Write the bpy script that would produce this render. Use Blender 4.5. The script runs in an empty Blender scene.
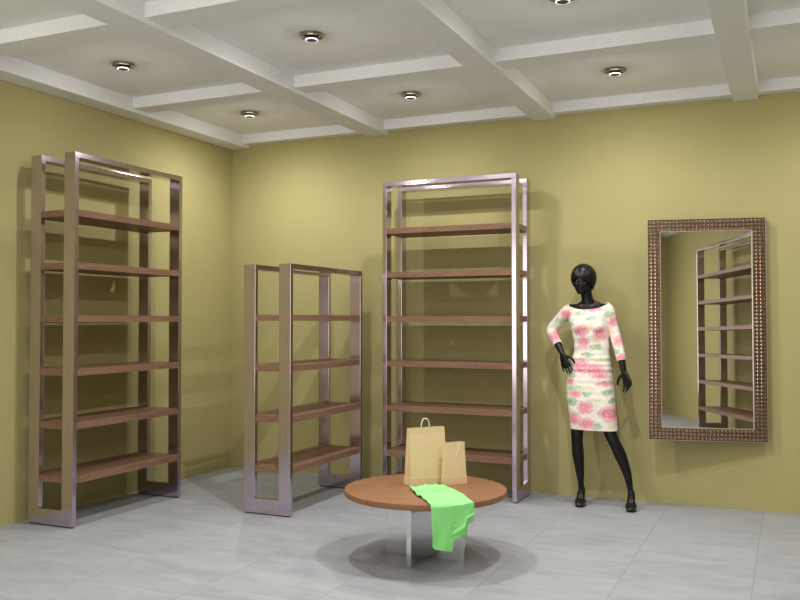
import bpy, bmesh, math, random
from mathutils import Vector, Matrix
R = math.radians
random.seed(7)
sc = bpy.context.scene
col = sc.collection

# ------------------------------------------------------------------ camera, world, exposure
cam_d = bpy.data.cameras.new('camera')
cam = bpy.data.objects.new('camera', cam_d); col.objects.link(cam)
cam_d.sensor_fit = 'HORIZONTAL'; cam_d.sensor_width = 36.0
cam_d.lens = 865.8 * 36.0 / 800.0
cam_d.clip_start = 0.05
cam.location = (4.832, -6.828, 1.380)
cam.rotation_euler = (R(90 + 1.355), 0, R(24.295))
sc.camera = cam

world = bpy.data.worlds.new('world'); sc.world = world
world.use_nodes = True
world.node_tree.nodes['Background'].inputs[0].default_value = (0.9, 0.93, 1.0, 1)
world.node_tree.nodes['Background'].inputs[1].default_value = 0.0

sc.view_settings.view_transform = 'Standard'
sc.view_settings.look = 'None'
sc.view_settings.gamma = 1.0
sc.view_settings.use_curve_mapping = False
sc.view_settings.exposure = 0.13
sc.cycles.use_denoising = True
sc.cycles.max_bounces = 8
sc.cycles.diffuse_bounces = 5
sc.cycles.glossy_bounces = 5
sc.cycles.sample_clamp_indirect = 6.0
sc.cycles.caustics_reflective = False
sc.cycles.caustics_refractive = False

SPOT_W = 104.0                      # one ceiling lamp
SPILL_W = 2.8                       # weak extra light added below it for beams and ceiling
SPOT_COL = (1.0, 0.985, 0.975)
LAMP_X = (0.735, 2.2, 3.74, 5.24)
LAMP_Y = (-0.8, -2.3, -3.8, -5.3, -6.8)
def lamp_share(i, j):               # dimming of each lamp
    if j == 0: return (0.64, 0.43, 0.45, 0.42, 0.3)[i]
    if j == 1: return (0.14, 1.15, 1.10, 0.5, 0.4)[i]
    return 0.25

# broad soft fill light added behind the viewpoint to even out the walls
ad = bpy.data.lights.new('fill_light', 'AREA'); ad.shape = 'RECTANGLE'; ad.size = 4.8; ad.size_y = 2.4
ad.energy = 92.0; ad.color = (1.0, 0.99, 0.975)
ao = bpy.data.objects.new('fill_light', ad); col.objects.link(ao)
ao.location = (2.7, -8.50, 1.55); ao.rotation_euler = (R(90), 0, 0)

ROOM_X, ROOM_Y = 6.57, -8.62        # right wall, wall behind the viewpoint
Z_BEAM, Z_THIN, Z_CEIL = 3.0, 3.028, 3.112
MIRROR_YAW = 12.0

# ------------------------------------------------------------------ materials
def nmat(name):
    m = bpy.data.materials.new(name); m.use_nodes = True
    return m, m.node_tree, m.node_tree.nodes['Principled BSDF']

def simple(name, colr, rough=0.5, metal=0.0, spec=None, **kw):
    m, nt, b = nmat(name)
    b.inputs['Base Color'].default_value = (*colr, 1)
    b.inputs['Roughness'].default_value = rough
    b.inputs['Metallic'].default_value = metal
    if spec is not None: b.inputs['Specular IOR Level'].default_value = spec
    for k, v in kw.items(): b.inputs[k].default_value = v
    return m

class G:
    """small node-graph helper"""
    def __init__(s, nt): s.nt = nt
    def n(s, t, **kw):
        x = s.nt.nodes.new(t)
        for k, v in kw.items(): setattr(x, k, v)
        return x
    def l(s, a, b): s.nt.links.new(a, b)
    def inp(s, sock, v):
        if hasattr(v, 'is_output') or isinstance(v, bpy.types.NodeSocket): s.l(v, sock)
        else: sock.default_value = v
    def m(s, op, a, b=0.0, c=None):
        x = s.n('ShaderNodeMath', operation=op)
        s.inp(x.inputs[0], a); s.inp(x.inputs[1], b)
        if c is not None: s.inp(x.inputs[2], c)
        return x.outputs[0]
    def coord(s): return s.n('ShaderNodeTexCoord').outputs['Object']
    def sep(s, v):
        x = s.n('ShaderNodeSeparateXYZ'); s.l(v, x.inputs[0]); return x.outputs
    def noise(s, v, scale, detail=4, rough=0.5, dist=0.0):
        x = s.n('ShaderNodeTexNoise'); s.l(v, x.inputs['Vector'])
        x.inputs['Scale'].default_value = scale; x.inputs['Detail'].default_value = detail
        x.inputs['Roughness'].default_value = rough; x.inputs['Distortion'].default_value = dist
        return x.outputs
    def mapping(s, v, scale=(1, 1, 1), rot=(0, 0, 0), loc=(0, 0, 0)):
        x = s.n('ShaderNodeMapping'); s.l(v, x.inputs[0])
        x.inputs['Scale'].default_value = scale; x.inputs['Rotation'].default_value = rot; x.inputs['Location'].default_value = loc
        return x.outputs[0]
    def ramp(s, f, stops, interp='LINEAR'):
        x = s.n('ShaderNodeValToRGB'); s.l(f, x.inputs[0]); x.color_ramp.interpolation = interp
        e = x.color_ramp.elements
        while len(e) < len(stops): e.new(0.5)
        for q, (pz, c) in zip(e, stops):
            q.position = pz; q.color = (*c, 1) if len(c) == 3 else c
        return x.outputs[0]
    def mix(s, f, a, b, mode='MIX'):
        x = s.n('ShaderNodeMix', data_type='RGBA', blend_type=mode)
        s.inp(x.inputs[0], f)
        for sock, v in ((x.inputs[6], a), (x.inputs[7], b)):
            if isinstance(v, tuple): sock.default_value = (*v, 1) if len(v) == 3 else v
            else: s.l(v, sock)
        return x.outputs[2]
    def bump(s, h, strength, dist, bsdf):
        x = s.n('ShaderNodeBump'); s.l(h, x.inputs['Height'])
        x.inputs['Strength'].default_value = strength; x.inputs['Distance'].default_value = dist
        s.l(x.outputs[0], bsdf.inputs['Normal'])

def wall_mat():
    m, nt, b = nmat('olive_wall_paint'); g = G(nt)
    c = g.coord(); n = g.noise(c, 1.1, 3)[0]
    g.l(g.ramp(n, [(0.3, (0.400, 0.352, 0.154)), (0.7, (0.425, 0.374, 0.166))]), b.inputs['Base Color'])
    b.inputs['Roughness'].default_value = 0.75
    b.inputs['Specular IOR Level'].default_value = 0.25
    g.bump(g.noise(c, 160, 2)[0], 0.08, 0.002, b)
    return m

def ceil_mat(name, base, tex=True):
    m, nt, b = nmat(name); g = G(nt)
    c = g.coord(); n = g.noise(c, 90, 3)[0]
    lo = tuple(x * 0.93 for x in base)
    g.l(g.ramp(n, [(0.35, lo), (0.65, base)]), b.inputs['Base Color'])
    b.inputs['Roughness'].default_value = 0.85
    b.inputs['Specular IOR Level'].default_value = 0.2
    g.bump(n, 0.15 if tex else 0.04, 0.003, b)
    return m

def floor_mat():
    m, nt, b = nmat('grey_stone_tile'); g = G(nt)
    c = g.coord(); x, y, z = g.sep(c)
    T = 0.652
    def grid(v, off):
        a = g.m('DIVIDE', g.m('SUBTRACT', v, off), T)
        fr = g.m('FRACT', a); return g.m('FLOOR', a), g.m('MINIMUM', fr, g.m('SUBTRACT', 1.0, fr))
    ix, dx = grid(x, 2.03); iy, dy = grid(y, -2.46)
    line_x = g.m('SUBTRACT', 1.0, g.m('SMOOTH_MIN', 1.0, g.m('DIVIDE', dx, 0.008), 0.1))
    line_y = g.m('SUBTRACT', 1.0, g.m('SMOOTH_MIN', 1.0, g.m('DIVIDE', dy, 0.006), 0.1))
    line_x = g.m('MAXIMUM', line_x, 0.0); line_y = g.m('MULTIPLY', g.m('MAXIMUM', line_y, 0.0), 0.55)
    line = g.m('MAXIMUM', line_x, line_y)
    wn = g.n('ShaderNodeTexWhiteNoise', noise_dimensions='2D')
    cb = g.n('ShaderNodeCombineXYZ'); g.l(ix, cb.inputs[0]); g.l(iy, cb.inputs[1]); g.l(cb.outputs[0], wn.inputs['Vector'])
    # each tile cut from another place of the slab
    off = g.n('ShaderNodeVectorMath', operation='SCALE'); g.l(wn.outputs['Color'], off.inputs[0]); off.inputs['Scale'].default_value = 7.0
    v = g.n('ShaderNodeVectorMath', operation='ADD'); g.l(c, v.inputs[0]); g.l(off.outputs[0], v.inputs[1])
    st = g.mapping(v.outputs[0], scale=(1.0, 2.6, 1.0))
    cloud = g.noise(st, 2.6, 6, 0.62, 0.7)[0]
    vein = g.noise(g.mapping(v.outputs[0], scale=(1.0, 3.2, 1.0), rot=(0, 0, 0.25)), 2.2, 5, 0.55, 1.2)[0]
    vr = g.ramp(g.m('ABSOLUTE', g.m('SUBTRACT', vein, 0.5)), [(0.0, (1, 1, 1)), (0.03, (0, 0, 0))])
    colr = g.ramp(cloud, [(0.28, (0.272, 0.282, 0.296)), (0.5, (0.330, 0.340, 0.354)), (0.74, (0.385, 0.394, 0.408))])
    colr = g.mix(g.m('MULTIPLY', vr, 0.16), colr, (0.30, 0.31, 0.34))
    colr = g.mix(g.m('MULTIPLY', line, 0.8), colr, (0.22, 0.23, 0.25))
    g.l(colr, b.inputs['Base Color'])
    b.inputs['Roughness'].default_value = 0.5
    b.inputs['Specular IOR Level'].default_value = 0.3
    g.bump(g.m('SUBTRACT', 0.0, line), 0.25, 0.002, b)
    return m

def wood_mat(name, c0, c1, c2, axis=1, rough=0.45):
    m, nt, b = nmat(name); g = G(nt)
    c = g.coord()
    sc_ = [9.0, 9.0, 9.0]; sc_[axis] = 0.9
    gr = g.noise(g.mapping(c, scale=tuple(sc_)), 3.2, 6, 0.6, 1.4)[0]
    fine = g.noise(g.mapping(c, scale=tuple(q * 3.5 for q in sc_)), 6, 3)[0]
    f = g.m('MULTIPLY_ADD', fine, 0.3, g.m('MULTIPLY', gr, 0.75))
    g.l(g.ramp(f, [(0.32, c0), (0.52, c1), (0.74, c2)]), b.inputs['Base Color'])
    b.inputs['Roughness'].default_value = rough
    b.inputs['Specular IOR Level'].default_value = 0.22
    return m

def metal_mat(name, c, rough, brushed=True):
    m, nt, b = nmat(name); g = G(nt)
    co = g.coord()
    n = g.noise(g.mapping(co, scale=(40, 40, 1.2)), 3.0, 3)[0]
    lo = tuple(x * 0.90 for x in c)
    g.l(g.ramp(n, [(0.35, lo), (0.65, c)]), b.inputs['Base Color'])
    b.inputs['Metallic'].default_value = 1.0
    r = g.m('MULTIPLY_ADD', n, 0.08, rough - 0.04)
    g.l(r, b.inputs['Roughness'])
    return m

def paper_mat():
    m, nt, b = nmat('kraft_paper'); g = G(nt)
    c = g.coord(); n = g.noise(g.mapping(c, scale=(1, 1, 7)), 60, 3)[0]
    g.l(g.ramp(n, [(0.3, (0.66, 0.50, 0.285)), (0.7, (0.73, 0.57, 0.335))]), b.inputs['Base Color'])
    b.inputs['Roughness'].default_value = 0.8
    g.bump(g.noise(c, 28, 3)[0], 0.15, 0.004, b)
    return m

def cloth_mat():
    m, nt, b = nmat('bright_green_fabric'); g = G(nt)
    c = g.coord(); n = g.noise(c, 9, 3)[0]
    g.l(g.ramp(n, [(0.3, (0.225, 0.68, 0.190)), (0.7, (0.27, 0.74, 0.225))]), b.inputs['Base Color'])
    b.inputs['Roughness'].default_value = 0.7
    b.inputs['Sheen Weight'].default_value = 0.15
    return m

# roses and leaves of the dress print: (x, z, rx, rz) in the mannequin's own frame
PXR = [(582.5,330,8,6.5),(584,341.7,7.5,6),(600,333,7.5,7),(581.7,365,10,9),(594,368,11,6.5),(599,373,8,5),(565,314,7,5.5),
       (553,336,7,7),(617,340,4.5,6),(620.5,357,6,5),(611,321,4,6),(570,380,5,4.5),(585.6,405.6,9,6.5),(608,411,11,8.5),
       (574,417,8,7),(587,421,9,7),(576,393,7,3.8),(603,382,10,3.2),(593,309,13,2.5)]
PXL = [(580,312.5,7,2.6),(559,320,6,3),(596,346,6,3.2),(588,354,8,2.6),(571,374,6,3),(574,386,8,3),(587.5,392.5,5,3),
       (573,400,5.5,5),(597,424,6,4.5),(606,391,4.5,3),(616,350,4,3),(608,314,5,3),(571,324,4,3),(612,398,4,3),(592,318,6,2.2)]
PXY = [(588,324,12,2.0),(590,386,16,2.0),(600,360,9,2.5),(595,398,14,2.2),(580,427,10,3),(610,424,6,3),(612,332,4,3),(596,340,5,3)]
def px_to_xz(u, v):      # plane of the dress front seen from the camera
    return (3.3265 + (u - 571.5) * 0.00749, 0.548 + (430 - v) * 0.00757)

def dress_mat(root):
    m, nt, b = nmat('rose_print_fabric'); g = G(nt)
    c = g.coord()
    nz = g.n('ShaderNodeTexNoise'); g.l(c, nz.inputs['Vector']); nz.inputs['Scale'].default_value = 34; nz.inputs['Detail'].default_value = 4
    x, y, z = g.sep(c); nx, ny, nzz = g.sep(nz.outputs['Color'])
    x = g.m('ADD', x, g.m('MULTIPLY', g.m('SUBTRACT', nx, 0.5), 0.055))
    z = g.m('ADD', z, g.m('MULTIPLY', g.m('SUBTRACT', ny, 0.5), 0.055))
    def field(lst, s=0.0075):
        out = None
        for (u, v, rx, rz) in lst:
            px, pz = px_to_xz(u, v); px -= root.x; pz -= root.z
            ax = g.m('DIVIDE', g.m('SUBTRACT', x, px), rx * s)
            az = g.m('DIVIDE', g.m('SUBTRACT', z, pz), rz * s)
            d = g.m('SQRT', g.m('ADD', g.m('MULTIPLY', ax, ax), g.m('MULTIPLY', az, az)))
            out = d if out is None else g.m('MINIMUM', out, d)
        return out
    dr, dl, dy = field(PXR), field(PXL), field(PXY)
    base = g.ramp(g.noise(c, 11, 3)[0], [(0.30, (0.84, 0.72, 0.62)), (0.5, (0.88, 0.85, 0.76)), (0.7, (0.78, 0.80, 0.66))])
    blot = g.noise(g.mapping(c, scale=(1, 1, 2.2), loc=(3.1, 0, 1.7)), 13, 3, 0.5, 0.6)[0]
    base = g.mix(g.m('MULTIPLY', g.ramp(blot, [(0.52, (0, 0, 0)), (0.62, (1, 1, 1))]), 0.55), base, (0.86, 0.62, 0.60))
    base = g.mix(g.m('MULTIPLY', g.ramp(blot, [(0.34, (1, 1, 1)), (0.44, (0, 0, 0))]), 0.60), base, (0.58, 0.66, 0.48))
    yel = g.ramp(dy, [(0.45, (1, 1, 1)), (0.95, (0, 0, 0))])
    colr = g.mix(g.m('MULTIPLY', yel, 0.8), base, (0.72, 0.66, 0.38))
    lf = g.ramp(dl, [(0.85, (1, 1, 1)), (1.35, (0, 0, 0))])
    leafc = g.ramp(nzz, [(0.4, (0.27, 0.45, 0.27)), (0.6, (0.50, 0.62, 0.42))])
    colr = g.mix(g.m('MULTIPLY', lf, 0.85), colr, leafc)
    rg = g.m('SINE', g.m('ADD', g.m('MULTIPLY', dr, 15.0), g.m('MULTIPLY', nx, 9.0)))
    rg = g.m('MULTIPLY_ADD', rg, 0.5, 0.5)
    rosec = g.mix(rg, (0.70, 0.14, 0.23), (0.84, 0.38, 0.42))
    rosec = g.mix(g.ramp(dr, [(0.3, (0, 0, 0)), (1.0, (1, 1, 1))]), rosec, (0.87, 0.52, 0.53))
    rm = g.ramp(dr, [(0.85, (1, 1, 1)), (1.3, (0, 0, 0))])
    colr = g.mix(g.m('MULTIPLY', rm, 0.95), colr, rosec)
    g.l(colr, b.inputs['Base Color'])
    b.inputs['Roughness'].default_value = 0.65
    b.inputs['Specular IOR Level'].default_value = 0.25
    return m

M = {}
M['wall'] = wall_mat()
M['ceiling'] = ceil_mat('textured_ceiling_board', (0.84, 0.84, 0.835))
M['beam'] = ceil_mat('painted_beam', (0.85, 0.85, 0.86), False)
M['floor'] = floor_mat()
M['shelf'] = wood_mat('shelf_walnut', (0.140, 0.073, 0.045), (0.205, 0.112, 0.070), (0.265, 0.152, 0.100), axis=1)
M['tabletop'] = wood_mat('table_cherry', (0.185, 0.085, 0.040), (0.245, 0.118, 0.057), (0.290, 0.148, 0.075), axis=0)
M['steel'] = metal_mat('satin_steel', (0.63, 0.54, 0.635), 0.15)
M['leg_steel'] = metal_mat('polished_steel', (0.70, 0.71, 0.72), 0.09)
M['black_foot'] = simple('black_rubber', (0.012, 0.012, 0.014), 0.6)
M['bronze'] = simple('bronze_metal', (0.66, 0.54, 0.45), 0.14, 1.0)
M['bronze_dark'] = simple('dark_bronze', (0.11, 0.075, 0.055), 0.5, 0.6)
M['frame_rim'] = simple('pale_gilt', (0.47, 0.37, 0.29), 0.4, 0.7)
M['mirror'] = simple('mirror_glass', (0.93, 0.94, 0.93), 0.0, 1.0)
M['paper'] = paper_mat()
M['cord'] = simple('white_twisted_cord', (0.78, 0.72, 0.58), 0.7)
M['cloth'] = cloth_mat()
M['black_skin'] = simple('black_gloss_lacquer', (0.0045, 0.004, 0.0045), 0.38, 0, 0.32)
M['black_hair'] = simple('black_moulded_hair', (0.0045, 0.004, 0.0045), 0.36, 0, 0.34)
M['black_shoe'] = simple('black_patent_leather', (0.004, 0.004, 0.004), 0.35)
M['chrome'] = simple('lamp_chrome', (0.36, 0.34, 0.31), 0.18, 1.0)
M['lamp_dark'] = simple('lamp_housing', (0.10, 0.095, 0.085), 0.4, 0.7)
mm, nt_, bb = nmat('lit_lamp_glass'); bb.inputs['Emission Color'].default_value = (1, 0.97, 0.9, 1); bb.inputs['Emission Strength'].default_value = 3.0
M['lamp_glow'] = mm
M['lamp_glass'] = simple('lamp_glass', (0.05, 0.05, 0.045), 0.5)

# ------------------------------------------------------------------ helpers
def box(bm, x0, x1, y0, y1, z0, z1):
    v = [bm.verts.new(p) for p in ((x0,y0,z0),(x1,y0,z0),(x1,y1,z0),(x0,y1,z0),(x0,y0,z1),(x1,y0,z1),(x1,y1,z1),(x0,y1,z1))]
    for f in ((0,3,2,1),(4,5,6,7),(0,1,5,4),(1,2,6,5),(2,3,7,6),(3,0,4,7)): bm.faces.new([v[i] for i in f])

def loft(bm, rings, cap=True, closed=False):
    rs = [[bm.verts.new(p) for p in r] for r in rings]
    n = len(rs[0])
    for a, b in zip(rs, rs[1:] + (rs[:1] if closed else [])):
        for i in range(n):
            j = (i + 1) % n
            bm.faces.new((a[i], a[j], b[j], b[i]))
    if cap and not closed:
        bm.faces.new(rs[0][::-1]); bm.faces.new(rs[-1])
    return rs

def ell(c, rx, ry, z, n=28, p=2.0, rot=0.0):
    out = []
    for i in range(n):
        a = 2 * math.pi * i / n
        ca, sa = math.cos(a), math.sin(a)
        x = rx * math.copysign(abs(ca) ** (2 / p), ca); y = ry * math.copysign(abs(sa) ** (2 / p), sa)
        out.append((c[0] + x * math.cos(rot) - y * math.sin(rot), c[1] + x * math.sin(rot) + y * math.cos(rot), z))
    return out

def tube_rings(pts, rad, n=16, side=Vector((1, 0, 0))):
    """rings square to a path; rad items are r or (r_side, r_other)"""
    P = [Vector(p) for p in pts]; out = []
    for i, p in enumerate(P):
        t = (P[min(i + 1, len(P) - 1)] - P[max(i - 1, 0)]).normalized()
        s = (side - t * side.dot(t))
        if s.length < 1e-4: s = Vector((0, 1, 0)) - t * t.y
        s.normalize(); u = t.cross(s).normalized()
        r = rad[i] if i < len(rad) else rad[-1]
        ra, rb = (r, r) if not isinstance(r, tuple) else r
        out.append([tuple(p + s * (ra * math.cos(2*math.pi*k/n)) + u * (rb * math.sin(2*math.pi*k/n))) for k in range(n)])
    return out

def smooth_path(pts, rad, sub=4):
    """Catmull-Rom through the points, radii too"""
    P = [Vector(p) for p in pts]; Rr = [r if isinstance(r, tuple) else (r, r) for r in rad]
    oP, oR = [], []
    for i in range(len(P) - 1):
        p0, p1, p2, p3 = P[max(i-1,0)], P[i], P[i+1], P[min(i+2, len(P)-1)]
        for k in range(sub):
            t = k / sub
            oP.append(0.5 * ((2*p1) + (p2-p0)*t + (2*p0-5*p1+4*p2-p3)*t*t + (3*p1-p0-3*p2+p3)*t**3))
            tt = t * t * (3 - 2 * t)
            oR.append(tuple(Rr[i][q] + (Rr[i+1][q]-Rr[i][q]) * (t*.5+tt*.5) for q in (0, 1)))
    oP.append(P[-1]); oR.append(Rr[-1])
    return oP, oR

def tube(bm, pts, rad, n=16, side=Vector((1, 0, 0)), sub=4, ball=True):
    P, Q = smooth_path(pts, rad, sub) if sub > 1 else ([Vector(p) for p in pts], [r if isinstance(r, tuple) else (r, r) for r in rad])
    if ball:   # rounded ends
        def endcap(p, q, d):
            a, b = [], []
            for k in (0.45, 0.8, 0.97):
                a.append(p + d * (max(q) * k)); f = math.sqrt(max(0.0, 1 - k * k)); b.append((q[0] * f, q[1] * f))
            return a, b
        a, b = endcap(P[-1], Q[-1], (P[-1] - P[-2]).normalized()); P2, Q2 = P + a, Q + b
        a, b = endcap(P[0], Q[0], (P[0] - P[1]).normalized()); P, Q = a[::-1] + P2, b[::-1] + Q2
    loft(bm, tube_rings(P, Q, n, side))

def ellipsoid(bm, c, r, rot=None, u=24, v=16):
    mat = Matrix.Translation(Vector(c)) @ (rot.to_4x4() if rot else Matrix.Identity(4)) @ Matrix.Diagonal((*r, 1))
    bmesh.ops.create_uvsphere(bm, u_segments=u, v_segments=v, radius=1, matrix=mat)

def lathe(bm, prof, n=48, c=(0, 0)):
    """prof: list of (r, z) as an open profile; closed on the axis where r is 0"""
    rings = [[(c[0] + r * math.cos(2*math.pi*k/n), c[1] + r * math.sin(2*math.pi*k/n), z) for k in range(n)] for r, z in prof]
    loft(bm, rings, cap=True)

def finish(bm, smooth, bevel_a=None):
    bmesh.ops.recalc_face_normals(bm, faces=bm.faces)
    if smooth:
        for f in bm.faces: f.smooth = True
        lim = R(smooth if smooth is not True else 180)
        for e in bm.edges:
            if len(e.link_faces) == 2 and e.calc_face_angle(0) > lim: e.smooth = False

def obj(name, bm, mat, parent=None, smooth=False, bevel=0.0, off=None):
    if off is not None: bmesh.ops.translate(bm, verts=bm.verts, vec=-Vector(off))
    if bevel:
        bmesh.ops.recalc_face_normals(bm, faces=bm.faces)
        es = [e for e in bm.edges if len(e.link_faces) == 2 and e.calc_face_angle(0) > R(35)]
        bmesh.ops.bevel(bm, geom=es, offset=bevel, segments=2, affect='EDGES', profile=0.6)
    finish(bm, smooth)
    me = bpy.data.meshes.new(name); bm.to_mesh(me); bm.free()
    me.materials.append(mat)
    o = bpy.data.objects.new(name, me); col.objects.link(o)
    if parent is not None: o.parent = parent
    return o

def thing(name, label, cat, loc=(0, 0, 0), rz=0.0, group=None):
    o = bpy.data.objects.new(name, None); col.objects.link(o)
    o.empty_display_size = 0.1
    o.location = loc; o.rotation_euler = (0, 0, rz)
    o['label'] = label; o['category'] = cat
    if group: o['group'] = group
    return o

def struct(name, bm, mat, **kw):
    o = obj(name, bm, mat, **kw); o['kind'] = 'structure'; return o

def copy_tree(o, parent=None):
    kids = [c for c in bpy.data.objects if c.parent == o]
    c = o.copy(); col.objects.link(c); c.parent = parent
    for k in kids: copy_tree(k, c)
    return c

def remeshed(bm, voxel, smooth_it=4, factor=0.5):
    """one continuous surface out of overlapping lofts"""
    bmesh.ops.recalc_face_normals(bm, faces=bm.faces)
    me = bpy.data.meshes.new('tmp'); bm.to_mesh(me); bm.free()
    o = bpy.data.objects.new('tmp', me); col.objects.link(o)
    r = o.modifiers.new('r', 'REMESH'); r.mode = 'VOXEL'; r.voxel_size = voxel; r.adaptivity = 0
    s = o.modifiers.new('s', 'SMOOTH'); s.iterations = smooth_it; s.factor = factor
    dg = bpy.context.evaluated_depsgraph_get()
    ev = o.evaluated_get(dg)
    out = bmesh.new(); out.from_mesh(ev.to_mesh()); ev.to_mesh_clear()
    bpy.data.objects.remove(o); bpy.data.meshes.remove(me)
    return out

# ------------------------------------------------------------------ room shell
bm = bmesh.new(); box(bm, -0.2, ROOM_X + 0.2, ROOM_Y - 0.2, 0.2, -0.12, 0.0); struct('floor', bm, M['floor'])
bm = bmesh.new(); box(bm, -0.2, ROOM_X + 0.2, ROOM_Y - 0.2, 0.2, Z_CEIL, Z_CEIL + 0.15); struct('ceiling', bm, M['ceiling'])
bm = bmesh.new(); box(bm, -0.2, 0.0, ROOM_Y - 0.2, 0.2, 0.0, Z_CEIL); struct('wall_left', bm, M['wall'])
bm = bmesh.new(); box(bm, 0.0, ROOM_X, 0.0, 0.2, 0.0, Z_CEIL); struct('wall_back', bm, M['wall'])
bm = bmesh.new(); box(bm, ROOM_X, ROOM_X + 0.2, ROOM_Y - 0.2, 0.2, 0.0, Z_CEIL); struct('wall_right', bm, M['wall'])
bm = bmesh.new(); box(bm, 0.0, ROOM_X, ROOM_Y - 0.2, ROOM_Y, 0.0, Z_CEIL); struct('wall_front', bm, M['wall'])
# ceiling beams: deep ones run away from the viewer, shallow ones across between them
edges = [(0.0, 0.19), (1.437, 1.642), (2.945, 3.128), (4.455, 4.632), (5.955, 6.14), (ROOM_X - 0.09, ROOM_X)]
k = 0
for (a, b) in edges:
    k += 1
    bm = bmesh.new(); box(bm, a, b, ROOM_Y, 0.0, Z_BEAM, Z_CEIL); struct('trim_%d' % k, bm, M['beam'], bevel=0.003)
cross = [(-0.105, 0.0), (-1.585, -1.415), (-3.14, -2.965), (-4.66, -4.485), (-6.18, -6.005), (-7.70, -7.52), (ROOM_Y, ROOM_Y + 0.10)]
for (y0, y1) in cross:
    for (a, b), (c, d) in zip(edges, edges[1:]):
        k += 1
        bm = bmesh.new(); box(bm, b, c, y0, y1, Z_THIN, Z_CEIL); struct('trim_%d' % k, bm, M['beam'])

# ------------------------------------------------------------------ ceiling lamps
def make_lamp():
    t = thing('ceiling_downlight', '', 'ceiling light', (0, 0, Z_CEIL), 0, 'chrome downlights in the coffered ceiling')
    bm = bmesh.new()
    lathe(bm, [(0.050, -0.001), (0.058, -0.0002), (0.074, -0.0002), (0.078, -0.006), (0.074, -0.014), (0.060, -0.016), (0.052, -0.010)], 40)
    bmesh.ops.delete(bm, geom=[f for f in bm.faces if len(f.verts) > 4], context='FACES')
    # close the ring between its last and first circle
    es = [e for e in bm.edges if len(e.link_faces) == 1]
    bmesh.ops.bridge_loops(bm, edges=es)
    obj('trim_ring', bm, M['chrome'], t, smooth=40)
    bm = bmesh.new(); lathe(bm, [(0.0495, -0.0005), (0.0495, -0.006), (0.030, -0.007)], 32)
    obj('housing', bm, M['lamp_dark'], t, smooth=40)
    bm = bmesh.new()
    for q in range(8):
        a = 2 * math.pi * q / 8
        tube(bm, [(0.034 * math.cos(a), 0.034 * math.sin(a), -0.006), (0.060 * math.cos(a), 0.060 * math.sin(a), -0.019)], [0.0045, 0.0035], 6, sub=1, ball=False)
    obj('claw', bm, M['chrome'], t, smooth=50)
    bm = bmesh.new(); lathe(bm, [(0.026, -0.0065), (0.030, -0.014), (0.037, -0.024), (0.037, -0.028), (0.032, -0.028)], 32)
    obj('reflector_cup', bm, M['chrome'], t, smooth=40)
    bm = bmesh.new(); lathe(bm, [(0.0345, -0.0281), (0.0345, -0.0352), (0.020, -0.0372)], 32)
    obj('lens', bm, M['lamp_glass'], t, smooth=50)
    bm = bmesh.new(); lathe(bm, [(0.0350, -0.0300), (0.0378, -0.0300), (0.0378, -0.0345), (0.0350, -0.0350)], 32)
    bmesh.ops.delete(bm, geom=[f for f in bm.faces if len(f.verts) > 4], context='FACES')
    bmesh.ops.bridge_loops(bm, edges=[e for e in bm.edges if len(e.link_faces) == 1])
    obj('lit_rim', bm, M['lamp_glow'], t, smooth=60)
    return t
ld = bpy.data.lights.new('lamp_light', 'SPOT')
ld.energy = SPOT_W; ld.color = SPOT_COL; ld.shadow_soft_size = 0.012
ld.spot_size = R(176); ld.spot_blend = 1.0
where = {  # lamps in the photo
    (0, 0): 'chrome downlight nearest the room corner, above the low shelving unit',
    (1, 0): 'chrome downlight near the back wall above the tall shelving unit beside it',
    (2, 0): 'chrome downlight near the back wall above the dressed mannequin',
    (0, 1): 'chrome downlight over the tall shelving unit on the left wall',
    (1, 1): 'chrome downlight in the second bay from the left, large near the top edge',
    (2, 1): 'chrome downlight cut by the top edge of the photo, right of centre',
}
colw = ('first', 'second', 'third', 'fourth', 'fifth')
lamp0 = make_lamp()
first = True
spots = []
for i, x in enumerate(LAMP_X):
    for j, y in enumerate(LAMP_Y):
        t = lamp0 if first else copy_tree(lamp0)
        first = False
        t.location = (x, y, Z_CEIL)
        t['label'] = where.get((i, j), 'chrome downlight in the %s bay from the left wall, %s row from the back wall' % (colw[i], colw[j]))
        spots.append((t, i, j))
for t, i, j in spots:
    d_ = ld.copy(); d_.energy = SPOT_W * lamp_share(i, j)
    if j > 1 or i > 2: d_.shadow_soft_size = 0.035
    lo = bpy.data.objects.new('lamp_light', d_); col.objects.link(lo)
    lo.parent = t; lo.location = (0, 0, -0.05 if j < 2 and i < 3 else -0.075)
    d2 = bpy.data.lights.new('added_spill', 'POINT'); d2.energy = SPILL_W; d2.color = SPOT_COL; d2.shadow_soft_size = 0.03
    d2.use_nodes = True; lg = G(d2.node_tree)      # added light, shaped to go sideways and brighten the beam sides
    nz_ = lg.sep(lg.n('ShaderNodeTexCoord').outputs['Normal'])[2]
    q_ = lg.m('DIVIDE', nz_, 0.30); f_ = lg.m('POWER', 2.718, lg.m('MULTIPLY', lg.m('MULTIPLY', q_, q_), -1.0))
    lg.l(f_, d2.node_tree.nodes['Emission'].inputs['Strength'])
    lo = bpy.data.objects.new('added_spill', d2); col.objects.link(lo)
    lo.parent = t; lo.location = (0, 0, -0.10)

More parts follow.
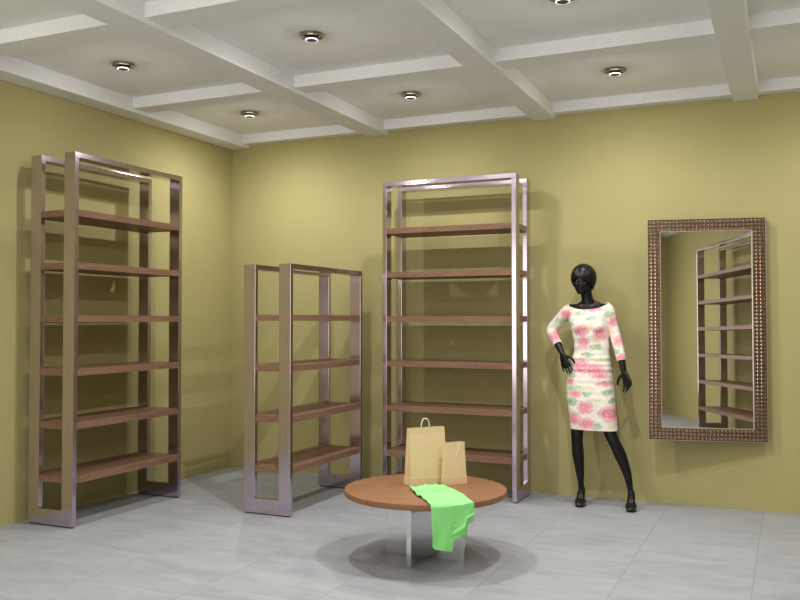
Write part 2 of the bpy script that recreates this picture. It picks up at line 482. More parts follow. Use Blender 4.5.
# ------------------------------------------------------------------ shelving units (length along local y, depth along x)
def make_shelving(label, L, D, H, zs, loc, rz, ntag='shelving_unit'):
    t = thing(ntag, label, 'shelving unit', loc, rz)
    th, pw, bar, zf = 0.035, 0.095, 0.038, 0.008
    for s in (-1, 1):            # end frames: two uprights joined by a foot plate
        ya, yb = (-L/2, -L/2 + th) if s < 0 else (L/2 - th, L/2)
        bm = bmesh.new()
        out = [(-D/2, zf), (D/2, zf), (D/2, H - bar), (D/2 - pw, H - bar), (D/2 - pw, 0.112), (-D/2 + pw, 0.112), (-D/2 + pw, H - bar), (-D/2, H - bar)]
        va = [bm.verts.new((x, ya, z)) for x, z in out]; vb = [bm.verts.new((x, yb, z)) for x, z in out]
        bm.faces.new(va); bm.faces.new(vb[::-1])
        for q in range(8): bm.faces.new((va[q], va[(q+1) % 8], vb[(q+1) % 8], vb[q]))
        obj('end_frame', bm, M['steel'], t, bevel=0.0018)
        bm = bmesh.new(); box(bm, -D/2 + 0.012, D/2 - 0.012, ya + 0.006, yb - 0.006, 0, zf)
        obj('foot', bm, M['black_foot'], t)
    for s in (-1, 1):
        xa, xb = (-D/2, -D/2 + pw) if s < 0 else (D/2 - pw, D/2)
        bm = bmesh.new(); box(bm, xa, xb, -L/2, L/2, H - bar, H)
        obj('top_rail', bm, M['steel'], t, bevel=0.0018)
    for z in zs:
        bm = bmesh.new(); tk = 0.044
        e = 0.003; yi = L/2 - th; xs = D/2 - pw
        pl = [(-D/2+e, -yi), (-xs, -yi), (-xs, -L/2+0.004), (xs, -L/2+0.004), (xs, -yi), (D/2-e, -yi),
              (D/2-e, yi), (xs, yi), (xs, L/2-0.004), (-xs, L/2-0.004), (-xs, yi), (-D/2+e, yi)]
        va = [bm.verts.new((x, y, z)) for x, y in pl]; vb = [bm.verts.new((x, y, z + tk)) for x, y in pl]
        bm.faces.new(va[::-1]); bm.faces.new(vb)
        for q in range(12): bm.faces.new((va[q], va[(q+1) % 12], vb[(q+1) % 12], vb[q]))
        obj('shelf', bm, M['shelf'], t)
    return t
Z6 = [0.292, 0.652, 1.010, 1.370, 1.726, 2.082]
Z4 = [0.300 + 0.359 * q for q in range(4)]
make_shelving('tall steel shelving unit with six empty brown shelves against the left wall', 1.120, 0.398, 2.512, Z6, (0.280, -1.905, 0), 0)
make_shelving('low steel shelving unit with four empty brown shelves standing near the room corner', 1.120, 0.390, 1.783, Z4, (1.428, -1.032, 0), 0)
make_shelving('tall steel shelving unit with six brown shelves against the back wall behind the table', 1.120, 0.392, 2.504, Z6, (2.377, -0.296, 0), R(-90))
make_shelving('tall steel shelving unit with six brown shelves seen only in the wall mirror', 2.30, 0.398, 2.497, Z6, (6.285, -4.58, 0), R(180))

# ------------------------------------------------------------------ wall mirror
MW, MH, FW = 0.817, 1.617, 0.0855
t = thing('wall_mirror', 'large rectangular mirror in a studded bronze frame on the olive wall', 'mirror')
yaw = R(MIRROR_YAW)
rx_, ry_ = 4.672, -0.074             # front right edge of the frame
t.rotation_euler = (R(-0.63), 0, yaw)
t.location = (rx_ - MW/2 * math.cos(yaw), ry_ - MW/2 * math.sin(yaw), 0.507)
bm = bmesh.new(); td = 0.040
for (a, b, c, d) in ((-MW/2, -MW/2 + FW, 0, MH), (MW/2 - FW, MW/2, 0, MH), (-MW/2 + FW, MW/2 - FW, 0, FW), (-MW/2 + FW, MW/2 - FW, MH - FW, MH)):
    box(bm, a, b, 0.0, td, c, d)
obj('frame', bm, M['bronze_dark'], t)
bm = bmesh.new()
nx = 30; nz = 59
px, pz = (MW - 0.006) / nx, (MH - 0.006) / nz
for i in range(nx):
    for j in range(nz):
        if 3 <= i < nx - 3 and 3 <= j < nz - 3: continue
        x0, z0 = -MW/2 + 0.003 + px * i, 0.003 + pz * j; g_ = 0.0024
        c = [(x0+g_, z0+g_), (x0+px-g_, z0+g_), (x0+px-g_, z0+pz-g_), (x0+g_, z0+pz-g_)]
        vv = [bm.verts.new((x, -0.0004, z)) for x, z in c]; ap = bm.verts.new((x0+px/2, -0.013, z0+pz/2))
        for q in range(4): bm.faces.new((vv[q], vv[(q+1) % 4], ap))
        bm.faces.new(vv[::-1])
obj('studs', bm, M['bronze'], t)
bm = bmesh.new()
for (x0, x1, z0, z1) in ((-MW/2-0.004, -MW/2, -0.004, MH+0.004), (MW/2, MW/2+0.004, -0.004, MH+0.004), (-MW/2, MW/2, -0.004, 0), (-MW/2, MW/2, MH, MH+0.004),
                         (-MW/2+FW, -MW/2+FW+0.005, FW, MH-FW), (MW/2-FW-0.005, MW/2-FW, FW, MH-FW), (-MW/2+FW, MW/2-FW, FW, FW+0.005), (-MW/2+FW, MW/2-FW, MH-FW-0.005, MH-FW)):
    box(bm, x0, x1, -0.003, 0.02, z0, z1)
obj('rim', bm, M['frame_rim'], t)
bm = bmesh.new(); box(bm, -MW/2 + FW, MW/2 - FW, 0.012, 0.018, FW, MH - FW)
obj('mirror_glass', bm, M['mirror'], t)
bm = bmesh.new(); box(bm, -MW/2 + 0.02, MW/2 - 0.02, td, td + 0.006, 0.02, MH - 0.02)
box(bm, MW/2 - 0.12, MW/2 - 0.06, td, td + 0.02, MH - 0.3, MH - 0.2)
obj('back_board', bm, M['bronze_dark'], t)

# ------------------------------------------------------------------ round table
TC = Vector((2.871, -2.122, 0)); TR = 0.474; TZ = 0.40
t = thing('round_table', 'low round wooden table on crossed polished steel panels', 'table', TC)
bm = bmesh.new()
lathe(bm, [(TR - 0.006, TZ - 0.034), (TR - 0.001, TZ - 0.031), (TR, TZ - 0.028), (TR, TZ - 0.004), (TR - 0.001, TZ - 0.0012), (TR - 0.004, TZ)], 96)
obj('tabletop', bm, M['tabletop'], t, smooth=30)
Lg = 0.243; th = 0.014
bm = bmesh.new(); box(bm, -Lg, Lg, -th, th, 0, TZ - 0.034); obj('leg_panel', bm, M['leg_steel'], t, bevel=0.001)
bm = bmesh.new(); box(bm, -th, th, -Lg, -th, 0, TZ - 0.034); obj('leg_panel', bm, M['leg_steel'], t, bevel=0.001)
bm = bmesh.new(); box(bm, -th, th, th, Lg, 0, TZ - 0.034); obj('leg_panel', bm, M['leg_steel'], t, bevel=0.001)

# ------------------------------------------------------------------ paper bags
def make_bag(label, corner, ang, W, D, H, top_d, handle):
    """corner: front left bottom; front face runs along ang, the gusset away from it"""
    t = thing('paper_bag', label, 'shopping bag', (corner[0], corner[1], TZ), ang)
    bm = bmesh.new(); rings = []
    lev = [(0, 1.0, 0.0), (0.004, 1.02, 0.004), (0.045, 1.0, 0.002), (0.048, 0.97, 0.0), (H*0.35, 0.86, 0.0), (H*0.7, 0.60, 0.0), (H - 0.038, top_d/D + 0.05, 0.0), (H - 0.036, top_d/D + 0.04, 0.0), (H, top_d/D, 0.0)]
    for (z, f, o) in lev:
        d = D * f; mid = D / 2; inset = 0.003 + 0.022 * (1 - f)
        y0, y1 = mid - d/2, mid + d/2
        sh = 0.004 * z / H
        rings.append([(0-o+sh, y0, z), (W*0.5, y0 - 0.002, z), (W+o-sh, y0, z), (W - inset, mid, z), (W+o-sh, y1, z), (W*0.5, y1, z), (0-o+sh, y1, z), (inset, mid, z)])
    loft(bm, rings, cap=False); bm.faces.new([v for v in bm.verts][:8][::-1])
    o = obj('bag_body', bm, M['paper'], t)
    s = o.modifiers.new('thickness', 'SOLIDIFY'); s.thickness = 0.0012; s.offset = -1
    bm = bmesh.new(); mid = D / 2
    for args in handle(W, D, H, mid): tube(bm, *args)
    obj('handle', bm, M['cord'] , t, smooth=True)
    # turned-in reinforcing strip behind the rim and the bottom fold flap
    return t
def big_handle(W, D, H, mid):
    a = [(W*0.40, mid + 0.010, H - 0.03), (W*0.395, mid + 0.010, H + 0.010), (W*0.43, mid + 0.010, H + 0.042), (W*0.51, mid + 0.010, H + 0.052), (W*0.58, mid + 0.010, H + 0.040), (W*0.615, mid + 0.010, H + 0.010), (W*0.61, mid + 0.010, H - 0.03)]
    b = [(x - 0.03 + 0.01, mid - 0.012, z - 0.008 if z > H else z) for x, y, z in a]
    return [(a, [0.0034] * 7, 8)]
def small_handle(W, D, H, mid):
    y = lambda z: (mid - D * (0.30 + 0.65 * (1 - z / H)) / 2) - 0.006
    a = [(W*0.30, y(H*.97), H*0.985), (W*0.36, y(H*.85), H*0.85), (W*0.47, y(H*.73), H*0.715), (W*0.56, y(H*.73), H*0.72), (W*0.66, y(H*.86), H*0.86), (W*0.72, y(H*.97), H*0.985)]
    return [(a, [0.0026] * 6, 8)]
make_bag('larger kraft paper shopping bag with one looped cord handle standing upright', (2.776, -2.122), R(50), 0.246, 0.082, 0.338, 0.030, big_handle)
make_bag('smaller kraft paper shopping bag standing in front of the larger one', (2.960, -2.014), R(52), 0.142, 0.060, 0.250, 0.028, small_handle)

# ------------------------------------------------------------------ green garment over the table edge
def lerp(a, b, f): return a + (b - a) * f
bm = bmesh.new()
Pl = [Vector(p) for p in ((2.803, -2.192), (2.850, -2.262), (2.922, -2.372), (2.975, -2.420), (3.030, -2.495), (3.078, -2.558))]
Pr = [Vector(p) for p in ((2.955, -2.038), (3.020, -2.100), (3.085, -2.168), (3.150, -2.240), (3.203, -2.322), (3.250, -2.392))]
nrm = Vector((0.655, -0.756))
NU, NV1, NV2 = 40, 40, 56
grid = []
def along(Pp, f):
    f = f * (len(Pp) - 1); i = min(int(f), len(Pp) - 2); return Pp[i].lerp(Pp[i+1], f - i)
def noise2(u, v, s): return math.sin(u * 7.1 * s + 1.3 + 3 * math.sin(v * 4.7 * s)) * math.cos(v * 6.3 * s + 2.1 * math.sin(u * 5.2 * s + 0.7))
for i in range(NV1 + 1):
    v = i / NV1; row = []
    for j in range(NU + 1):
        u = j / NU
        p = along(Pl, v).lerp(along(Pr, v), u)
        lift = 0.010 + 0.004 * noise2(u, v, 1.4) * (1 - v)
        fold = 0.010 * math.exp(-((u - 0.45 - 0.35 * v) / 0.07) ** 2) * (1 - v) + 0.007 * math.exp(-((u - 0.75 + 0.3 * v) / 0.06) ** 2) * (1 - v)
        ruff = (0.012 * max(0, math.sin(v * 26)) * math.exp(-(u / 0.06) ** 2)) * (1 - v * v)
        edge = 0.004 * (1 - math.exp(-min(u, 1 - u) / 0.03))
        if u < 0.001: p = p + Vector((0.8, -0.6)) * (-0.012 * math.sin(v * 30) * (1 - v))
        row.append((p.x, p.y, TZ + 0.002 + edge + lift * 0.6 + fold + ruff))
    grid.append(row)
zb_pts = [(0.0, 0.182), (0.06, 0.168), (0.44, 0.152), (0.50, 0.210), (0.76, 0.232), (0.80, 0.288), (1.0, 0.300)]
def zbot(u):
    for (a, za), (b, zb_) in zip(zb_pts, zb_pts[1:]):
        if u <= b: return lerp(za, zb_, (u - a) / (b - a))
    return zb_pts[-1][1]
top = grid[-1]
for i in range(1, NV2 + 1):
    w = i / NV2; row = []
    for j in range(NU + 1):
        u = j / NU
        x0, y0, z0 = top[j]
        # rim of the table is an arc: keep the sheet outside it
        e = Vector((x0, y0)); d = (e - Vector((TC.x, TC.y))); 
        if d.length < TR + 0.010: e = Vector((TC.x, TC.y)) + d.normalized() * (TR + 0.010)
        bend = min(1.0, w / 0.07); 
        z = lerp(z0, zbot(u), w) if w > 0.07 else z0 - (z0 - zbot(u)) * w * (0.4 + 0.6 * bend)
        drop = w
        wave = 0.006 * math.sin(u * 7 + 1.2 + w * 1.5) * drop + 0.008 * drop * drop * math.sin(u * 15 + w * 4) * (1 - u ** 4)
        cr = 0.007 * math.exp(-((w - (0.60 + 0.45 * (1 - u))) / 0.045) ** 2) * max(0, min(1, (u - 0.30) / 0.25))
        tuck = -0.02 * max(0, (w - 0.8) / 0.2) * (1 if u > 0.5 else 0.2)
        off = 0.014 * bend + wave + cr + tuck
        off = max(off, 0.006)
        pt = Vector((x0, y0)).lerp(e, bend) + nrm * off
        sx = Vector((nrm.y, -nrm.x)) * -1
        pt = pt + sx * (0.012 * w if u < 0.5 else 0) 
        row.append((pt.x, pt.y, z))
    grid.append(row)
vs = [[bm.verts.new(p) for p in r] for r in grid]
for a, b in zip(vs, vs[1:]):
    for j in range(NU): bm.faces.new((a[j], a[j+1], b[j+1], b[j]))
bm_hang = vs[NV1:]
def hp(u, z, off):      # a point on the hanging sheet's plane
    e0 = Vector(top[0][:2]).lerp(Vector(top[NU][:2]), u) + nrm * off
    return (e0.x, e0.y, z)
fl = [[hp(lerp(0.50, 0.86, q / 8), lerp(0.300, 0.292, q / 8) - (0.004 if w == 0 else 0) - w * lerp(0.085, 0.035, abs(q / 8 - 0.75) * 1.3), 0.034 - 0.012 * w + 0.006 * math.sin(q * 1.1 + w)) for q in range(9)] for w in (0, 0.5, 1.0)]
fv = [[bm.verts.new(q) for q in r] for r in fl]
for a, b in zip(fv, fv[1:]):
    for j in range(8): bm.faces.new((a[j], a[j+1], b[j+1], b[j]))
# a second folded layer lies on the first where the garment is doubled
l2 = []
for i in range(13):
    v = i / 12; row = []
    for j in range(15):
        u = j / 14
        p = along(Pl, 0.04 + 0.40 * v).lerp(along(Pr, 0.02 + 0.36 * v), 0.10 + 0.80 * u)
        row.append((p.x, p.y, TZ + 0.020 + 0.005 * noise2(u, v, 1.1) - 0.007 * (abs(2 * u - 1) ** 4) - 0.010 * max(0, (abs(2 * v - 1) - 0.7) / 0.3)))
    l2.append([bm.verts.new(q) for q in row])
for a, b in zip(l2, l2[1:]):
    for j in range(14): bm.faces.new((a[j], a[j+1], b[j+1], b[j]))
o = obj('folded_garment', bm, M['cloth'], None, smooth=60)
# make the mesh local to a base point on the table
base = Vector((3.0, -2.27, TZ))
o.data.transform(Matrix.Translation(-base)); o.location = base
o['label'] = 'bright green folded garment lying on the round table and hanging over its edge'; o['category'] = 'garment'
s = o.modifiers.new('thickness', 'SOLIDIFY'); s.thickness = 0.0035; s.offset = 0

# ------------------------------------------------------------------ mannequin
RT = Vector((3.52, -0.28, 0))
t = thing('mannequin', 'glossy black female mannequin in a rose print dress, one hand on its hip', 'mannequin', RT)
YC = -0.28
def torso(bm, grow=0.0, z0=0.80, z1=1.49):
    lv = [  # z, x centre, y centre, rx, ry, power
        (0.800, 3.447, YC+0.010, 0.166, 0.112, 2.2), (0.880, 3.444, YC+0.012, 0.169, 0.116, 2.2), (0.960, 3.444, YC+0.014, 0.164, 0.118, 2.2), (1.030, 3.448, YC+0.010, 0.150, 0.108, 2.2),
        (1.090, 3.454, YC+0.004, 0.127, 0.092, 2.2), (1.150, 3.459, YC, 0.113, 0.082, 2.2), (1.210, 3.459, YC, 0.113, 0.082, 2.2), (1.270, 3.452, YC-0.002, 0.119, 0.088, 2.2),
        (1.330, 3.444, YC-0.004, 0.130, 0.095, 2.2), (1.390, 3.438, YC, 0.141, 0.092, 2.3), (1.440, 3.438, YC+0.004, 0.150, 0.078, 2.3), (1.475, 3.437, YC+0.008, 0.128, 0.062, 2.2), (1.500, 3.436, YC+0.010, 0.082, 0.050, 2.0)]
    rings = [ell((x, y), rx + grow, ry + grow, z, 32, p) for z, x, y, rx, ry, p in lv if z0 - 1e-6 <= z <= z1 + 0.02]
    loft(bm, rings)
    for sx in (-1, 1):
        ellipsoid(bm, (3.446 + sx * 0.064, YC - 0.064, 1.335), (0.053 + grow*.6, 0.046 + grow*.6, 0.052 + grow*.6))
# ---- body
bm = bmesh.new(); torso(bm)
ARM_L = [(3.290, YC+0.005, 1.455), (3.220, YC+0.015, 1.390), (3.150, YC+0.030, 1.314), (3.166, YC+0.005, 1.268), (3.210, YC-0.045, 1.206), (3.262, YC-0.098, 1.130)]
ARM_R = [(3.582, YC+0.005, 1.462), (3.602, YC+0.010, 1.375), (3.630, YC+0.012, 1.285), (3.655, YC-0.010, 1.205), (3.686, YC-0.040, 1.100), (3.708, YC-0.062, 1.005)]
tube(bm, ARM_L, [0.042, 0.037, 0.033, 0.033, 0.028, 0.0205], 16)
tube(bm, ARM_R, [0.038, 0.036, 0.033, 0.033, 0.028, 0.0205], 16)
tube(bm, [(3.34, YC+0.008, 1.468), (3.283, YC+0.005, 1.455)], [0.039, 0.039], 16, sub=1)
tube(bm, [(3.535, YC+0.008, 1.472), (3.582, YC+0.005, 1.462)], [0.038, 0.038], 16, sub=1)
# trapezius and neck
tube(bm, [(3.436, YC+0.012, 1.450), (3.434, YC+0.008, 1.500), (3.428, YC-0.002, 1.555), (3.420, YC-0.010, 1.620)], [(0.085, 0.055), (0.056, 0.050), (0.042, 0.044), (0.043, 0.047)], 20)
tube(bm, [(3.355, YC+0.012, 1.478), (3.425, YC+0.010, 1.515)], [(0.026, 0.026), (0.034, 0.030)], 12, sub=1)
tube(bm, [(3.525, YC+0.012, 1.485), (3.440, YC+0.010, 1.520)], [(0.026, 0.026), (0.034, 0.030)], 12, sub=1)
tube(bm, [(3.345, YC-0.046, 1.476), (3.420, YC-0.052, 1.464)], [0.009, 0.010], 8, sub=1)      # collar bones
tube(bm, [(3.530, YC-0.046, 1.482), (3.452, YC-0.052, 1.466)], [0.009, 0.010], 8, sub=1)
# legs
LEG_L = [(3.368, YC+0.010, 0.860), (3.356, YC-0.004, 0.700), (3.352, YC-0.016, 0.550), (3.352, YC-0.018, 0.470), (3.354, YC+0.002, 0.370), (3.364, YC+0.012, 0.250), (3.371, YC+0.018, 0.150), (3.372, YC+0.022, 0.110)]
LEG_R = [(3.530, YC+0.010, 0.860), (3.560, YC-0.006, 0.700), (3.597, YC-0.014, 0.550), (3.630, YC-0.020, 0.475), (3.668, YC-0.002, 0.385), (3.714, YC+0.004, 0.260), (3.737, YC+0.004, 0.150), (3.742, YC+0.006, 0.110)]
LR = [(0.078, 0.085), (0.060, 0.068), (0.047, 0.053), (0.042, 0.047), (0.0445, 0.050), (0.033, 0.037), (0.0215, 0.026), (0.0215, 0.028)]
tube(bm, LEG_L, LR, 18); tube(bm, LEG_R, LR, 18)
def foot(bm, x, y, grow=0.0, dx=0.02):
    # from the heel, raised on its stiletto, down the arch to ball and toes
    tube(bm, [(x, y + 0.040, 0.098), (x + dx*.2, y, 0.098), (x + dx*.5, y - 0.055, 0.070), (x + dx*.8, y - 0.100, 0.034), (x + dx, y - 0.150, 0.022)],
         [(0.022+grow, 0.024+grow), (0.026+grow, 0.031+grow), (0.029+grow, 0.024+grow), (0.036+grow, 0.019+grow), (0.026+grow, 0.012+grow)], 16)
foot(bm, 3.372, YC+0.020); foot(bm, 3.743, YC+0.004, dx=0.022)
# hands
def hand(bm, wrist, palm_dir, across, normal, s=1.0, curl=0.25, thumb=1):
    w = Vector(wrist); d = Vector(palm_dir).normalized(); a = Vector(across).normalized(); nn = Vector(normal).normalized()
    pal = w + d * 0.075 * s
    tube(bm, [w, w + d * 0.035 * s, pal], [(0.021*s, 0.016*s), (0.032*s, 0.015*s), (0.036*s, 0.012*s)], 14, side=a)
    for q, (o_, ln) in enumerate(((-0.030, 0.066), (-0.010, 0.077), (0.010, 0.072), (0.029, 0.056))):
        b0 = w + d * 0.068 * s + a * o_ * s * thumb
        c1 = curl * (0.7 + 0.18 * q); sp = a * (o_ * 0.22 * s * thumb)
        p1 = b0 + (d + nn * c1 * 0.6) .normalized() * ln * 0.42 * s + sp * 0.5
        p2 = p1 + (d + nn * c1 * 1.6).normalized() * ln * 0.33 * s + sp * 0.4
        p3 = p2 + (d + nn * c1 * 2.8).normalized() * ln * 0.27 * s
        tube(bm, [b0, p1, p2, p3], [0.0078*s, 0.0070*s, 0.0064*s, 0.0054*s], 10, side=a, sub=3)
    tb = w + d * 0.020 * s - a * 0.022 * s * thumb
    t1 = tb + (d * 0.6 - a * 0.75 * thumb + nn * 0.35).normalized() * 0.036 * s
    t2 = t1 + (d * 0.9 - a * 0.30 * thumb + nn * 0.45).normalized() * 0.028 * s
    t3 = t2 + (d * 1.0 + a * 0.05 * thumb + nn * 0.45).normalized() * 0.020 * s
    tube(bm, [tb, t1, t2, t3], [0.0115*s, 0.0095*s, 0.0085*s, 0.0068*s], 10, side=a, sub=3)
hand(bm, (3.262, YC-0.098, 1.130), (0.30, -0.02, -1.0), (0.93, -0.32, 0.28), (0.30, 0.95, 0.0), 1.06, 0.10, thumb=-1)
hand(bm, (3.708, YC-0.062, 1.005), (0.36, -0.10, -1.0), (0.86, -0.46, 0.30), (-0.55, 0.20, 0.0), 1.06, 0.30, thumb=1)
# head, turned a little to its right
HC = Vector((3.406, YC-0.018, 1.690)); HR = Matrix.Rotation(R(-16), 3, 'Z') @ Matrix.Rotation(R(-3), 3, 'Y')
def H(x, y, z): return tuple(HC + HR @ Vector((x, y, z)))
hb = bmesh.new()
hl = [(-0.113, -0.052, 0.012, 0.010), (-0.108, -0.050, 0.024, 0.022), (-0.094, -0.042, 0.036, 0.040), (-0.070, -0.026, 0.050, 0.062), (-0.045, -0.012, 0.060, 0.080), (-0.015, -0.002, 0.068, 0.090),
      (0.020, 0.004, 0.073, 0.096), (0.050, 0.006, 0.071, 0.094), (0.078, 0.008, 0.058, 0.078), (0.097, 0.008, 0.036, 0.050), (0.104, 0.008, 0.012, 0.018)]
loft(hb, [ell((0, yc), rx, ry, z, 28, 2.1) for z, yc, rx, ry in hl])
tube(hb, [(0, -0.090, -0.005), (0, -0.100, -0.022), (0, -0.110, -0.040)], [(0.007, 0.008), (0.009, 0.010), (0.013, 0.009)], 10)      # nose
tube(hb, [(-0.020, -0.079, -0.071), (0, -0.087, -0.068), (0.020, -0.079, -0.071)], [0.004, 0.0065, 0.004], 8)
tube(hb, [(-0.017, -0.076, -0.079), (0, -0.083, -0.080), (0.017, -0.076, -0.079)], [0.004, 0.0068, 0.004], 8)
for sx in (-1, 1):
    tube(hb, [(sx*0.014, -0.090, 0.014), (sx*0.034, -0.086, 0.019), (sx*0.052, -0.070, 0.012)], [0.006, 0.007, 0.005], 8)     # brow
    ellipsoid(hb, (sx*0.031, -0.072, -0.006), (0.014, 0.011, 0.0085), u=14, v=10)                                                # eye
    ellipsoid(hb, (sx*0.040, -0.062, -0.036), (0.020, 0.018, 0.016), u=14, v=10)                                                 # cheek
    ellipsoid(hb, (sx*0.071, 0.006, -0.018), (0.008, 0.018, 0.030), u=14, v=10)                                                  # ear
ellipsoid(hb, (0, -0.067, -0.103), (0.018, 0.015, 0.012), u=14, v=10)
for v in hb.verts: v.co = HC + HR @ v.co
tmp = bpy.data.meshes.new('h'); hb.to_mesh(tmp); hb.free(); bm.from_mesh(tmp); bpy.data.meshes.remove(tmp)
bm = remeshed(bm, 0.0036, 3, 0.5)
obj('body', bm, M['black_skin'], t, smooth=True, off=RT)
# ---- hair: a moulded helmet with a full fringe
bm = bmesh.new()
rings = []
NH = 48
for zi in range(26):
    f = zi / 25
    rings.append(f)
vv = []
for f in rings[:-1]:
    row = []
    for q in range(NH):
        a = 2 * math.pi * q / NH
        ca, sa = math.cos(a), math.sin(a)             # sa<0 is the face side
        front = max(0.0, -sa)
        zlow = -0.062 + 0.074 * front ** 1.6 - 0.022 * max(0, sa)   # fringe high in front, longer at sides and back
        ztop = 0.120
        th_ = f * math.pi / 2
        z = zlow + (ztop - zlow) * math.sin(th_)
        taper = math.sqrt(max(0.0, 1 - ((z - 0.012) / 0.109) ** 2)) if z > 0.012 else 1 - 0.30 * ((0.012 - z) / 0.085) ** 1.7
        rx, ry = 0.0925 * taper, 0.112 * taper
        strand = 1 + 0.008 * math.sin(a * 19 + z * 30)
        row.append(bm.verts.new((rx * ca * strand, 0.006 + ry * sa * strand, z)))
    vv.append(row)
tp = bm.verts.new((0, 0.008, 0.1205))
for a, b in zip(vv, vv[1:]):
    for q in range(NH): bm.faces.new((a[q], a[(q+1) % NH], b[(q+1) % NH], b[q]))
for q in range(NH): bm.faces.new((vv[-1][q], vv[-1][(q+1) % NH], tp))
for v in bm.verts: v.co = HC + HR @ v.co
o = obj('hair', bm, M['black_hair'], t, smooth=True, off=RT)
s = o.modifiers.new('thickness', 'SOLIDIFY'); s.thickness = 0.010; s.offset = -1
# ---- shoes
for (x, y, dx) in ((3.372, YC+0.020, 0.02), (3.743, YC+0.004, 0.022)):
    bm = bmesh.new(); foot(bm, x, y, 0.005, dx)
    bm = remeshed(bm, 0.004, 2)
    geom = bm.verts[:] + bm.edges[:] + bm.faces[:]
    # open the shoe above the instep: a plane from behind the toes up to the heel counter
    bmesh.ops.bisect_plane(bm, geom=geom, plane_co=(x, y - 0.105, 0.048), plane_no=(0, 0.50, 1.0), clear_outer=True)
    bmesh.ops.bisect_plane(bm, geom=bm.verts[:] + bm.edges[:] + bm.faces[:], plane_co=(x, y, 0.003), plane_no=(0, 0, -1.0), clear_outer=True)
    sh = obj('shoe', bm, M['black_shoe'], t, smooth=True, off=RT)
    s = sh.modifiers.new('thickness', 'SOLIDIFY'); s.thickness = 0.003; s.offset = 0
    bm = bmesh.new()
    tube(bm, [(x, y + 0.040, 0.080), (x, y + 0.046, 0.040), (x, y + 0.044, 0.0)], [(0.017, 0.016), (0.0075, 0.008), (0.006, 0.006)], 12, ball=False)
    obj('heel', bm, M['black_shoe'], sh, smooth=50, off=RT)
    bm = bmesh.new()
    rings_ = []
    for (yy, w_) in ((-0.172, 0.010), (-0.160, 0.026), (-0.130, 0.035), (-0.100, 0.036), (-0.080, 0.030)):
        rings_.append([(x + dx + w_ * sgn, y + yy, z) for sgn, z in ((-1, 0.0), (1, 0.0), (1, 0.006), (-1, 0.006))])
    loft(bm, rings_); obj('sole', bm, M['black_shoe'], sh, off=RT)
# ---- dress
bm = bmesh.new()
gl = [(0.490, 3.4800, YC-0.004, 0.174, 0.102, 2.4), (0.530, 3.4800, YC-0.004, 0.174, 0.102, 2.4), (0.640, 3.4685, YC, 0.173, 0.112, 2.5), (0.766, 3.4555, YC+0.004, 0.176, 0.122, 2.4), (0.840, 3.4485, YC+0.008, 0.177, 0.126, 2.3),
      (0.903, 3.4440, YC+0.012, 0.174, 0.126, 2.2), (0.987, 3.4440, YC+0.012, 0.166, 0.122, 2.2), (1.040, 3.4480, YC+0.008, 0.155, 0.112, 2.2),
      (1.090, 3.4540, YC+0.004, 0.141, 0.099, 2.2), (1.150, 3.4610, YC, 0.130, 0.090, 2.2), (1.210, 3.4610, YC, 0.129, 0.090, 2.2), (1.270, 3.4540, YC-0.002, 0.132, 0.096, 2.2),
      (1.330, 3.4440, YC-0.004, 0.138, 0.103, 2.2), (1.390, 3.4380, YC, 0.150, 0.100, 2.3), (1.440, 3.4380, YC+0.004, 0.154, 0.087, 2.3), (1.478, 3.4370, YC+0.008, 0.134, 0.071, 2.2), (1.508, 3.436, YC+0.010, 0.095, 0.055, 2.0)]
P, Q = [], []
rr = []
for a, b in zip(gl, gl[1:]):
    for k_ in range(6):
        f = k_ / 6; z = lerp(a[0], b[0], f)
        rk = 0.0035 * math.sin(z * 150) * math.exp(-((z - 1.04) / 0.10) ** 2)      # gathers over the hip
        rk += 0.0015 * math.sin(z * 80 + 1)
        rr.append(ell((lerp(a[1], b[1], f), lerp(a[2], b[2], f)), lerp(a[3], b[3], f) + rk, lerp(a[4], b[4], f) + rk, z, 40, lerp(a[5], b[5], f)))
loft(bm, rr)
for sx in (-1, 1): ellipsoid(bm, (3.446 + sx * 0.062, YC - 0.062, 1.335), (0.058, 0.050, 0.058))
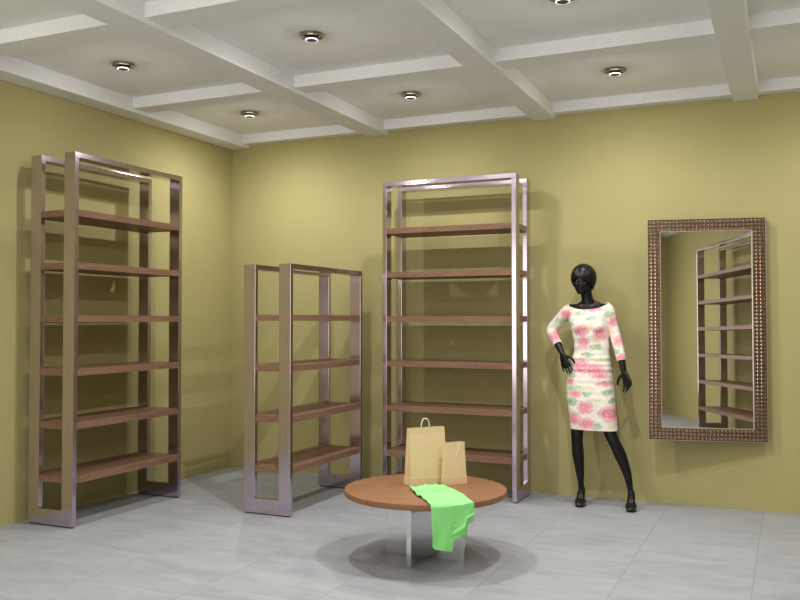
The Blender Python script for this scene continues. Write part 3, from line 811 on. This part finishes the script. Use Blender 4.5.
tube(bm, [(3.340, YC+0.006, 1.462)] + ARM_L[:5] + [tuple(Vector(ARM_L[4]).lerp(Vector(ARM_L[5]), 0.35))], [0.051, 0.050, 0.0435, 0.0395, 0.0390, 0.0335, 0.029], 18)
tube(bm, [(3.525, YC+0.006, 1.470)] + ARM_R[:5] + [tuple(Vector(ARM_R[4]).lerp(Vector(ARM_R[5]), 0.4))], [0.046, 0.045, 0.0415, 0.0385, 0.0380, 0.0335, 0.029], 18)
bm = remeshed(bm, 0.006, 3, 0.5)
def cut(co, no, sel=None):
    geom = bm.verts[:] + bm.edges[:] + bm.faces[:]
    if sel:
        fs = [f for f in bm.faces if sel(f.calc_center_median())]
        es = {e for f in fs for e in f.edges}; vs_ = {v for f in fs for v in f.verts}
        geom = list(vs_) + list(es) + fs
    bmesh.ops.bisect_plane(bm, geom=geom, plane_co=co, plane_no=no, clear_outer=True)
# hem
cut((3.48, YC, 0.564), (-0.015, 0.0, -1))
# sleeve ends
sL = Vector(ARM_L[4]).lerp(Vector(ARM_L[5]), 0.12); dL = (Vector(ARM_L[5]) - Vector(ARM_L[4])).normalized()
cut(sL, dL, lambda c: c.x < 3.30 and c.z < 1.24 and (Vector(c) - sL).length < 0.08)
sR = Vector(ARM_R[4]).lerp(Vector(ARM_R[5]), 0.18); dR = (Vector(ARM_R[5]) - Vector(ARM_R[4])).normalized()
cut(sR, dR, lambda c: c.x > 3.62 and c.z < 1.13 and (Vector(c) - sR).length < 0.08)
# wide boat neckline
def neck_z(x, y):
    f = (x - 3.446) / 0.150
    base_ = 1.462 + 0.040 * abs(f) ** 2.4 + 0.008 * f
    return base_ + (0.022 if y > YC + 0.01 else 0.0)
dead = [v for v in bm.verts if 3.300 < v.co.x < 3.598 and v.co.z > neck_z(v.co.x, v.co.y)]
bmesh.ops.delete(bm, geom=dead, context='VERTS')
for v in bm.verts:      # a clean edge along the neckline
    if v.is_boundary and v.co.z > 1.43 and 3.30 < v.co.x < 3.60: v.co.z = min(neck_z(v.co.x, v.co.y), v.co.z + 0.0065)
o = obj('dress', bm, dress_mat(RT), t, smooth=True, off=RT)
s = o.modifiers.new('thickness', 'SOLIDIFY'); s.thickness = 0.003; s.offset = -0.2
